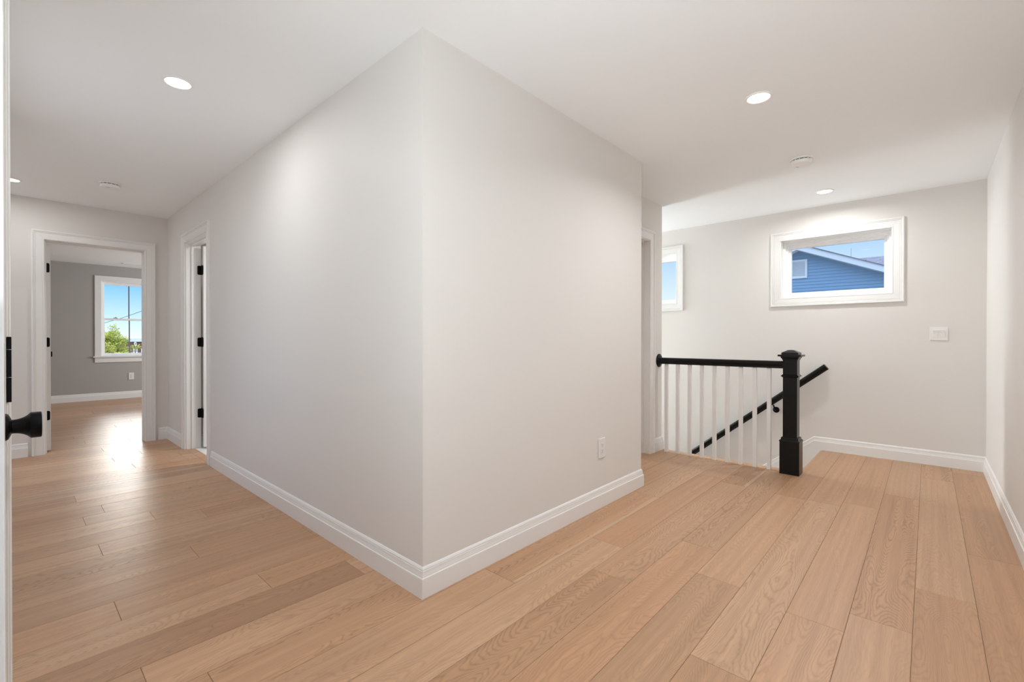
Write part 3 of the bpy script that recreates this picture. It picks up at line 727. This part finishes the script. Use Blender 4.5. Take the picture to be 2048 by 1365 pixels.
ords = ['first white square baluster, next to the wall rosette', 'second white square baluster from the wall rosette', 'third white square baluster from the wall rosette',
        'fourth white square baluster from the wall rosette', 'middle white square baluster, fifth of nine under the black rail', 'fourth white square baluster from the black newel post',
        'third white square baluster from the black newel post', 'second white square baluster from the black newel post', 'white square baluster right beside the black newel post']
b0 = None
for bx_, lb in zip(BXS, ords):
    if b0 is None:
        mb = MB(); mb.box((-0.0150, -0.0150, 0.0), (0.0150, 0.0150, RB-0.0005)); b0 = mb.build('baluster', m_trim, bevel=0.0018); o = b0
    else:
        o = b0.copy(); COL.objects.link(o)
    o.location = (bx_, NY+0.003, 0.0); tag(o, lb, 'baluster', 'white balusters under the level handrail')
# wall handrail following the stairs
wh = empty('stair_handrail', (0.86, YD, 0.85), 'black sloping handrail on the back wall, running down with the stairs', 'handrail')
ysr = YD-0.065
ang = math.atan(slope)
tp = Vector((0.862, ysr, 0.838)); dn = Vector((-math.cos(ang), 0, -math.sin(ang)))
upn = Vector((-math.sin(ang), 0, math.cos(ang)))
mb = MB(); rail_mesh(mb, tp-upn*0.031, tp+dn*4.4-upn*0.031); mb.build('rail', m_black, wh, smooth=True)
for s in (0.62, 2.0, 3.6):
    c = tp+dn*s-upn*0.031
    mb = MB(); w = Vector((c.x+0.012, YD-0.0005, c.z-0.062))
    mb.tube([w, w+Vector((0, -0.035, 0)), w+Vector((-0.004, -0.058, 0.018)), c+Vector((0, 0, -0.004))], [0.007, 0.007, 0.007, 0.007], 12)
    mb.lathe([(0, 0), (0.031, 0), (0.031, 0.004), (0.024, 0.010), (0.010, 0.012), (0, 0.012)], Matrix.Translation(w) @ Matrix.Rotation(math.pi/2, 4, 'X'), 32)
    mb.build('rail_bracket', m_hard, wh, smooth=True)

# ------------------------------------------------------------------ electrical plates
def outlet(c, n, label):
    """duplex outlet on a wall: c centre on wall face, n facing along x"""
    x, y, z = c
    e = empty('outlet', (x, y, z), label, 'electrical outlet', 'white wall outlets')
    w, h = 0.040, 0.0645
    mb = MB(); mb.box((x+0.0003*n, y-w, z-h), (x+0.0075*n, y+w, z+h)); mb.build('cover_plate', m_plate, e, bevel=0.0025)
    mb = MB(); mb.box((x+0.0075*n, y-0.0165, z-0.0335), (x+0.0098*n, y+0.0165, z+0.0335)); rc = mb.build('receptacle', m_plate, e, bevel=0.0012)
    for dz in (0.018, -0.018):
        for dy in (-0.0065, 0.0065):
            mb = MB(); mb.box((x+0.0092*n, y+dy-0.0012, z+dz-0.001), (x+0.0102*n, y+dy+0.0012, z+dz+0.008)); mb.build('slot', m_slot, rc)
        mb = MB(); mb.lathe([(0, 0), (0.0026, 0), (0.0026, 0.001), (0, 0.001)], Matrix.Translation((x+0.0092*n, y, z+dz-0.0075)) @ Matrix.Rotation(math.pi/2*n, 4, 'Y'), 14); mb.build('ground_hole', m_slot, rc)
    return e
outlet((0.0, 1.447, 0.387), 1, 'white wall outlet low on the projecting corner wall')
outlet((XBED, 0.358, 0.408), 1, 'white wall outlet under the bedroom window')
sw = empty('light_switch', (1.670, YD, 1.156), 'white two-gang rocker light switch on the back wall', 'light switch')
mb = MB(); mb.box((1.670-0.059, YD-0.0065, 1.156-0.058), (1.670+0.059, YD-0.0003, 1.156+0.058)); mb.build('cover_plate', m_plate, sw, bevel=0.0025)
for dx in (-0.0235, 0.0235):
    x0, x1, z0, z1 = 1.670+dx-0.0165, 1.670+dx+0.0165, 1.156-0.0335, 1.156+0.0335
    mb = MB(); mb.box((x0, YD-0.0088, z0), (x1, YD-0.006, z1)); fr = mb.build('rocker_frame', m_plate, sw, bevel=0.0008)
    mb = MB(); a, b = YD-0.0088, YD-0.0085
    yt, ym_, yb2 = YD-0.0150, YD-0.0105, YD-0.0092
    for (za, ya, zb, yb_) in ((z0+0.002, yb2, 1.156, ym_), (1.156, ym_, z1-0.002, yt)):
        P0 = [(x0+0.002, a, za), (x1-0.002, a, za), (x1-0.002, a, zb), (x0+0.002, a, zb)]; P1 = [(x0+0.002, ya, za), (x1-0.002, ya, za), (x1-0.002, yb_, zb), (x0+0.002, yb_, zb)]
        mb.quad(*P1)
        for i in range(4):
            j = (i+1) % 4; mb.quad(P0[i], P0[j], P1[j], P1[i])
    mb.build('rocker', m_plate, sw)

# ------------------------------------------------------------------ ceiling fittings
def downlight(x, y, label, power, color=(0.975, 0.985, 1.0), spread=180):
    e = empty('recessed_light', (x, y, H), label, 'ceiling light', 'recessed ceiling lights')
    mb = MB(); Md = Matrix.Translation((x, y, H-0.0002)) @ Matrix.Rotation(math.pi, 4, 'X')
    mb2 = MB(); prof = [(0.0555, 0.0), (0.070, 0.0), (0.0700, 0.003), (0.067, 0.006), (0.060, 0.0065), (0.0555, 0.004)]
    n = 56; k = len(prof)
    for j in range(n):
        a = 2*math.pi*j/n
        for r, h in prof: mb2.v.append(tuple(Md @ Vector((r*math.cos(a), r*math.sin(a), h))))
    for j in range(n):
        j2 = (j+1) % n
        for i in range(k): mb2.f.append((j*k+i, j2*k+i, j2*k+(i+1) % k, j*k+(i+1) % k))
    mb2.build('trim_ring', m_plastic, e, smooth=True)
    mb.lathe([(0, 0.001), (0.0554, 0.001), (0.0554, 0.003), (0, 0.0035)], Md, 48); mb.build('lens', m_lens, e)
    l = area('lamp', (x, y, H-0.012), (0, 0, -1), 0.105, 0.105, power, color, 'DISK')
    l.data.spread = math.radians(spread)
    l.parent = e; l.location = (0, 0, -0.012)
    return e
downlight(-1.288, -0.597, 'lit recessed ceiling light in the hall ceiling, large at upper left', LAMP_HALL)
downlight(-4.075, -1.180, 'small recessed ceiling light at the far left, half behind the near door edge', LAMP_HALL*0.7)
downlight(0.905, 1.590, 'lit recessed ceiling light in the landing, larger and nearer the camera', LAMP_LANDING*0.7, spread=150)
downlight(0.906, 3.755, 'lit recessed ceiling light above the back wall window, small and far', LAMP_LANDING*0.7, spread=170)
downlight(0.950, -0.640, 'added unseen recessed ceiling light above the camera at the hall and landing junction', LAMP_LANDING*0.3, spread=150)  # unseen lamp added to brighten the area near the camera
downlight(-2.9, 1.1, 'recessed ceiling light in the bathroom', 20)

def detector(x, y, label, rz):
    e = empty('smoke_detector', (x, y, H), label, 'smoke detector', 'ceiling smoke detectors', rz=rz); e['_local'] = 1
    Md = Matrix.Rotation(math.pi, 4, 'X')
    mb = MB(); mb.lathe([(0, 0.0003), (0.074, 0.0003), (0.074, 0.005), (0.071, 0.009), (0.060, 0.0105), (0, 0.0105)], Md, 56); mb.build('base_plate', m_plastic, e, smooth=True)
    mb = MB(); mb.lathe([(0, 0.0105), (0.0600, 0.0105), (0.0600, 0.0165), (0, 0.0165)], Md, 48); mb.build('vent_gap', m_slot, e, smooth=True)
    mb = MB()
    for i in range(14):
        a = 2*math.pi*i/14; R = Matrix.Rotation(a, 4, 'Z'); n0 = len(mb.v); mb.box((0.054, -0.0025, -0.0168), (0.0655, 0.0025, -0.0102))
        for q in range(n0, len(mb.v)): mb.v[q] = tuple(R @ Vector(mb.v[q]))
    mb.build('vent_rib', m_plastic, e)
    mb = MB(); mb.lathe([(0, 0.0165), (0.0665, 0.0165), (0.0680, 0.018), (0.0680, 0.030), (0.0650, 0.038), (0.0560, 0.043), (0.030, 0.0455), (0, 0.046)], Md, 56); mb.build('body', m_plastic, e, smooth=True)
    mb = MB(); mb.lathe([(0, 0.0450), (0.017, 0.0450), (0.017, 0.0465), (0.015, 0.0475), (0, 0.0478)], Matrix.Translation((0.012, 0.0, 0)) @ Md, 32); mb.build('test_button', m_plastic, e, smooth=True)
    mb = MB(); n0 = 0; mb.box((0.040, -0.012, -0.0450), (0.0435, 0.012, -0.0438)); mb.build('indicator_slot', m_slot, e)
    return e
dA = detector(-3.600, -0.600, 'white round smoke detector on the hall ceiling before the bedroom doorway', math.radians(-25))
dB = copy_tree(dA); dB.location = (0.903, 2.755, H); dB['label'] = 'white round smoke detector on the landing ceiling between two recessed lights'; dB.rotation_euler = (0, 0, math.radians(140))
v = empty('ceiling_vent', (-8.92, 0.33, H), 'flat white air vent in the bedroom ceiling near the window', 'air vent')
mb = MB(); mb.box((-9.00, 0.17, H-0.008), (-8.975, 0.50, H-0.0003)); mb.box((-8.865, 0.17, H-0.008), (-8.84, 0.50, H-0.0003)); mb.box((-8.975, 0.17, H-0.008), (-8.865, 0.195, H-0.0003)); mb.box((-8.975, 0.475, H-0.008), (-8.865, 0.50, H-0.0003)); mb.build('vent_frame', m_plastic, v)
mb = MB(); mb.box((-8.975, 0.195, H-0.002), (-8.865, 0.475, H-0.0004)); mb.build('duct', m_slot, v)
mb = MB()
for i in range(5): xx = -8.962+i*0.021; mb.box((xx, 0.195, H-0.007), (xx+0.007, 0.475, H-0.003))
mb.build('louver', m_plastic, v)

# ------------------------------------------------------------------ outside
m_siding = noisy(principled('blue_siding', (0.20, 0.315, 0.46), 0.55), 3, 0.05)
m_white = noisy(principled('white_exterior_trim', (0.66, 0.67, 0.70), 0.5), 3, 0.02)
def mat_shingle(name, c1, c2, mort, bw, rh, axis='xz'):
    m = principled(name, c1, 0.85); nt = m.node_tree; N = nt.nodes
    t = N.new('ShaderNodeTexCoord'); mp = N.new('ShaderNodeMapping'); br = N.new('ShaderNodeTexBrick')
    nt.links.new(t.outputs['Object'], mp.inputs['Vector'])
    if axis == 'xz': mp.inputs['Rotation'].default_value = (math.pi/2, 0, 0)
    if axis == 'yz': mp.inputs['Rotation'].default_value = (math.pi/2, 0, math.pi/2)
    br.inputs['Scale'].default_value = 1; br.inputs['Brick Width'].default_value = bw; br.inputs['Row Height'].default_value = rh; br.inputs['Mortar Size'].default_value = rh*0.06
    br.inputs['Color1'].default_value = (*c1, 1); br.inputs['Color2'].default_value = (*c2, 1); br.inputs['Mortar'].default_value = (*mort, 1); br.inputs['Bias'].default_value = 0.1
    nt.links.new(mp.outputs[0], br.inputs['Vector']); nt.links.new(br.outputs['Color'], N['Principled BSDF'].inputs['Base Color']); return m
m_roof = mat_shingle('grey_shingles', (0.12, 0.12, 0.16), (0.20, 0.20, 0.25), (0.06, 0.06, 0.08), 0.3, 0.14, 'xy')
m_brown = mat_shingle('brown_shingles', (0.24, 0.10, 0.055), (0.36, 0.16, 0.085), (0.10, 0.045, 0.03), 0.16, 0.14, 'yz')
m_grass = noisy(principled('pale_gravel', (0.24, 0.225, 0.205), 0.9), 0.4, 0.2)
m_pane = noisy(principled('dark_pane', (0.06, 0.10, 0.14), 0.08), 2, 0.05)
m_wire = noisy(principled('wire', (0.03, 0.03, 0.035), 0.6), 3, 0.03)
m_pipe = noisy(principled('vent_pipe', (0.42, 0.47, 0.52), 0.5), 3, 0.03)

GY = 18.0
C0 = Vector(M.translation)
def ray(px, py): return fw+r2*((px-1024)/F_PX)-u2*((py-682.5)/F_PX)
def hit(px, py, ax, val):
    d = ray(px, py); return C0+d*((val-C0[ax])/d[ax])
apx = hit(1598, 503, 1, GY); rt = hit(1769.2, 547, 1, GY)
pitch = (apx.z-rt.z)/(rt.x-apx.x)
nh = empty('neighbour_house', (apx.x, GY, -3.0), 'blue clapboard gable house seen through the high window', 'house')
mb = MB(); EXPO = 0.108; hw = 4.6; ze = apx.z-hw*pitch; z = -3.0
zz = [(-3.0+i*EXPO) for i in range(200)]
for a in zz:
    b = a+EXPO
    if a >= apx.z: break
    def half(zv): return hw if zv <= ze else max(0.0, (apx.z-zv)/pitch)
    ha, hb = half(a), half(min(b, apx.z)); bt = min(b, apx.z)
    mb.quad((apx.x-ha, GY-0.018, a), (apx.x+ha, GY-0.018, a), (apx.x+hb, GY-0.002, bt), (apx.x-hb, GY-0.002, bt))
    mb.quad((apx.x-ha, GY, a), (apx.x+ha, GY, a), (apx.x+ha, GY-0.018, a), (apx.x-ha, GY-0.018, a))
mb.box((apx.x-hw, GY+0.01, -3.0), (apx.x+hw, GY+9.0, ze)); mb.quad((apx.x-hw, GY+0.01, ze), (apx.x+hw, GY+0.01, ze), (apx.x, GY+0.01, apx.z))
mb.build('clapboard_wall', m_siding, nh, fix=False)
OV = 0.42; th = 0.20
for sgn in (1, -1):
    ex = hw+0.35
    p_r = (apx.x, apx.z); p_e = (apx.x+sgn*ex, apx.z-ex*pitch)
    mb = MB()
    y0, y1 = GY-OV, GY+9.3
    q = [(p_r[0], y0, p_r[1]), (p_e[0], y0, p_e[1]), (p_e[0], y1, p_e[1]), (p_r[0], y1, p_r[1])]
    up = [(x, y, z+th) for x, y, z in q]
    n = 0; mb.v = [tuple(p) for p in q+up]; mb.f = [(0,3,2,1),(0,1,5,4),(1,2,6,5),(2,3,7,6),(3,0,4,7),(4,5,6,7)]
    mb.build('roof_trim', m_white, nh)
    mb = MB(); g = 0.04
    q = [(p_r[0], y0-g, p_r[1]+th), (p_e[0]+sgn*g, y0-g, p_e[1]+th-g*pitch), (p_e[0]+sgn*g, y1, p_e[1]+th-g*pitch), (p_r[0], y1, p_r[1]+th)]
    up = [(x, y, z+0.025) for x, y, z in q]
    mb.v = [tuple(p) for p in q+up]; mb.f = [(0,3,2,1),(0,1,5,4),(1,2,6,5),(2,3,7,6),(3,0,4,7),(4,5,6,7)]
    mb.build('roof_shingles', m_roof, nh)
a = hit(1584.6-18, 521.5, 1, GY-0.03); b = hit(1614.6, 518.5, 1, GY-0.03); c = hit(1614.6, 556, 1, GY-0.03)
gx0, gx1, gz0, gz1 = 2*apx.x-b.x, b.x, c.z, b.z
mb = MB(); fwid = 0.07
mb.box((gx0, GY-0.05, gz0), (gx0+fwid, GY-0.005, gz1)); mb.box((gx1-fwid, GY-0.05, gz0), (gx1, GY-0.005, gz1)); mb.box((gx0+fwid, GY-0.05, gz1-fwid), (gx1-fwid, GY-0.005, gz1)); mb.box((gx0+fwid, GY-0.05, gz0), (gx1-fwid, GY-0.005, gz0+fwid))
gv = mb.build('gable_vent', m_white, nh)
mb = MB(); nl = 13; hh = (gz1-gz0-2*fwid)/nl
for i in range(nl):
    zb = gz0+fwid+i*hh; mb.quad((gx0+fwid, GY-0.048, zb), (gx1-fwid, GY-0.048, zb), (gx1-fwid, GY-0.022, zb+hh*0.72), (gx0+fwid, GY-0.022, zb+hh*0.72))
mb.box((gx0+fwid, GY-0.022, gz0+fwid), (gx1-fwid, GY-0.0205, gz1-fwid))
mb.build('vent_slats', m_white, gv, fix=False)
# roof of the house behind, with a vent pipe
YR = 40.0
p1 = hit(1640, 520.5, 1, YR); p2 = hit(1800, 507.5, 1, YR)
rh_ = empty('rear_house', (p2.x, YR, -3.0), 'grey shingled roof with vent pipe behind the blue gable', 'house')
mb = MB(); zr = (hit(1769, 512, 1, YR)).z; xL = hit(1709, 517, 1, YR).x
mb.quad((xL-7, YR-6, zr-3.3), (xL+14, YR-6, zr-3.3), (xL+14, YR, zr), (xL-7, YR, zr)); mb.quad((xL-7, YR, zr), (xL+14, YR, zr), (xL+14, YR+6, zr-3.3), (xL-7, YR+6, zr-3.3))
mb.quad((xL-7, YR-6, zr-3.5), (xL+14, YR-6, zr-3.5), (xL+14, YR+6, zr-3.5), (xL-7, YR+6, zr-3.5))
mb.build('roof', m_roof, rh_)
mb = MB(); mb.box((xL-6.6, YR-5.6, -3.0), (xL+13.6, YR+5.6, zr-3.5)); mb.build('wall', m_white, rh_)
pt = hit(1702.7, 497, 1, YR-0.6); mb = MB(); mb.tube([(pt.x, YR-0.6, zr-0.6), (pt.x, YR-0.6, pt.z)], 0.052, 14); mb.build('vent_pipe', m_pipe, rh_, smooth=True)

mb = MB(); mb.box((-260, -80, -3.3), (60, 260, -3.0))
struct(mb, 'ground', m_grass, 'pale gravel ground outside below the windows', 'ground')

# --- view from the bedroom window
def mat_leaf(name, c1, c2):
    m = bpy.data.materials.new(name); m.use_nodes = True; nt = m.node_tree; N = nt.nodes; b = N['Principled BSDF']
    t = N.new('ShaderNodeTexCoord'); n = N.new('ShaderNodeTexNoise'); n.inputs['Scale'].default_value = 1.6; n.inputs['Detail'].default_value = 3
    nt.links.new(t.outputs['Object'], n.inputs['Vector'])
    mx = N.new('ShaderNodeMix'); mx.data_type = 'RGBA'; mx.inputs['A'].default_value = (*c1, 1); mx.inputs['B'].default_value = (*c2, 1)
    mr = N.new('ShaderNodeMapRange'); mr.inputs['From Min'].default_value = 0.35; mr.inputs['From Max'].default_value = 0.65
    nt.links.new(n.outputs['Fac'], mr.inputs['Value']); nt.links.new(mr.outputs[0], mx.inputs['Factor']); nt.links.new(mx.outputs['Result'], b.inputs['Base Color'])
    b.inputs['Roughness'].default_value = 0.6
    tr = N.new('ShaderNodeBsdfTranslucent'); nt.links.new(mx.outputs['Result'], tr.inputs['Color'])
    ms = N.new('ShaderNodeMixShader'); ms.inputs[0].default_value = 0.35
    o = N['Material Output']; nt.links.new(b.outputs[0], ms.inputs[1]); nt.links.new(tr.outputs[0], ms.inputs[2]); nt.links.new(ms.outputs[0], o.inputs[0])
    return m
m_leaf_y = mat_leaf('yellow_green_leaves', (0.30, 0.38, 0.05), (0.62, 0.58, 0.16))
m_leaf_g = mat_leaf('green_leaves', (0.16, 0.36, 0.04), (0.42, 0.55, 0.08))
m_leaf_d = mat_leaf('dark_leaves', (0.04, 0.14, 0.025), (0.09, 0.24, 0.05))
m_bark = noisy(principled('bark', (0.16, 0.12, 0.09), 0.9), 6, 0.3)
def leaves(mb, c, rad, n, size, rnd):
    c = Vector(c)
    for _ in range(n):
        d = Vector((rnd.gauss(0, 1), rnd.gauss(0, 1), rnd.gauss(0, 1)))
        d.normalize(); p = c+Vector((d.x*rad[0], d.y*rad[1], d.z*rad[2]))*(rnd.random()**0.45)
        a = Vector((rnd.gauss(0, 1), rnd.gauss(0, 1), rnd.gauss(0, 1))).normalized(); b = a.orthogonal().normalized(); b.rotate(Matrix.Rotation(rnd.random()*6.28, 3, a))
        e = a.cross(b); s = size*(0.6+0.8*rnd.random())
        mb.quad(p-b*s, p+e*s*0.5, p+b*s, p-e*s*0.5)
XT = -34.0
tb = hit(215, 676, 0, XT)
tr = empty('spring_tree', (XT, tb.y, -3.0), 'sparse yellow-green tree at the left of the bedroom window view', 'tree')
rnd = random.Random(4)
mbt = MB(); mbl = MB()
base = Vector((XT, tb.y, -3.0)); ztop = hit(215, 645, 0, XT).z
mbt.tube([base, base+Vector((0.05, 0.02, 1.6)), base+Vector((0, 0.05, 3.2)), Vector((XT, tb.y+0.08, ztop-0.5))], [0.16, 0.12, 0.08, 0.02], 10)
for i in range(64):
    a = rnd.random()*6.28; el = rnd.uniform(-0.1, 1.0); h0 = rnd.uniform(-1.1, ztop-0.9)
    ln = rnd.uniform(0.7, 1.65)*(1.0 if h0 < 0.4 else 0.75)
    d = Vector((math.cos(a)*math.cos(el), math.sin(a)*math.cos(el), math.sin(el)*0.8))
    st_ = Vector((XT, tb.y+0.03, h0)); e1 = st_+d*ln*0.55+Vector((0, 0, 0.08)); e2 = st_+d*ln+Vector((0, 0, 0.12))
    if e2.z > ztop: e2.z = ztop
    mbt.tube([st_, e1, e2], [0.035, 0.022, 0.008], 6)
    for q in range(4):
        pp = st_.lerp(e2, rnd.uniform(0.35, 1.05)); leaves(mbl, pp, (0.30, 0.30, 0.17), 46, 0.048, rnd)
mbt.build('trunk', m_bark, tr, smooth=True); mbl.build('foliage', m_leaf_y, tr, fix=False)
def bush(name, label, px, ptop, pw, X, mat, n, size, seed):
    rnd = random.Random(seed); c = hit(px, 676, 0, X); zt_ = hit(px, ptop, 0, X).z; wd = abs(hit(px+pw/2, 676, 0, X).y-hit(px-pw/2, 676, 0, X).y)/2
    e = empty(name, (X, c.y, -3.0), label, 'tree', 'trees outside the bedroom window')
    mb = MB(); hgt = zt_+3.0
    for i in range(26):
        a = rnd.random()*6.28; r = wd*rnd.random()**0.6*0.8; zz_ = zt_-0.4*wd-(zt_+2.2)*rnd.random()-0.5*wd*(r/wd)**2
        rr = wd*0.34; zz_ = min(zz_, zt_-rr*0.7*rnd.uniform(0.7, 1.1))
        leaves(mb, (X+math.cos(a)*r, c.y+math.sin(a)*r, zz_), (rr, rr, rr*0.8), n, size, rnd)
    mb.build('foliage', mat, e, fix=False)
    mb = MB(); mb.tube([(X, c.y, -3.0), (X, c.y, zt_-wd*0.3)], [0.14, 0.05], 8); mb.build('trunk', m_bark, e)
bush('leafy_tree', 'bright green bushy tree behind the yellow-green tree', 232, 688, 44, -42, m_leaf_g, 420, 0.10, 11)
bush('leafy_tree', 'low lime-coloured bush left of the brown house', 251, 692, 16, -46, m_leaf_y, 420, 0.10, 12)
bush('evergreen_tree', 'dark green tree far behind, left of the brown house', 247, 679, 26, -75, m_leaf_d, 420, 0.16, 13)
bush('evergreen_tree', 'dark green tree far behind the yellow-green tree, at the window edge', 205, 682, 40, -80, m_leaf_d, 420, 0.16, 14)
# brown house
XH = -62.0
hl = hit(265, 684, 0, XH); zt_h = hl.z
bh = empty('brown_house', (XH, hl.y+3, -3.0), 'brown shingled house with white windows at the right of the bedroom window view', 'house')
mb = MB(); mb.box((XH-7, hl.y, -3.0), (XH, hl.y+9, zt_h)); mb.build('shingle_wall', m_brown, bh)
mb = MB(); z1_ = hit(285, 680.5, 0, XH).z
mb.v = [(XH+0.12, hl.y-0.3, zt_h), (XH+0.12, hl.y+9.4, zt_h), (XH-3.5, hl.y+9.4, zt_h+0.35), (XH-3.5, hl.y-0.4, zt_h+0.35), (XH-7.5, hl.y+9.4, zt_h), (XH-7.5, hl.y-0.4, zt_h)]
mb.f = [(0,1,2,3), (3,2,4,5), (0,3,5), (1,4,2), (0,5,4,1)]; mb.build('roof', noisy(principled('blue_grey_roof', (0.12, 0.17, 0.25), 0.7), 3, 0.05), bh)
for (x0, x1, y0, y1) in ((268.3, 273.0, 684.3, 692.2), (266.5, 269.3, 697.5, 706.5), (272.0, 275.2, 697.5, 706.5), (282.5, 287, 697.5, 706.5)):
    a = hit(x0, y0, 0, XH+0.05); b = hit(x1, y1, 0, XH+0.05); wv = (b.y-a.y)
    mb = MB(); mb.box((XH+0.001, a.y, b.z), (XH+0.05, b.y, a.z)); wf = mb.build('window', m_white, bh)
    mb = MB(); mb.box((XH+0.05, a.y+wv*0.28, b.z+0.10), (XH+0.06, b.y-wv*0.28, a.z-0.10)); mb.build('pane', m_pane, wf)
# overhead wire
XW = -30.0
pts = [hit(px, py, 0, XW+(px-245)*0.03) for px, py in ((120, 676), (170, 660), (210, 646), (250, 634.5), (285, 622), (330, 604), (400, 573))]
mb = MB(); mb.tube(pts, 0.011, 8); tag(mb.build('overhead_wire', m_wire), 'dark overhead wire slanting across the bedroom window sky', 'wire')
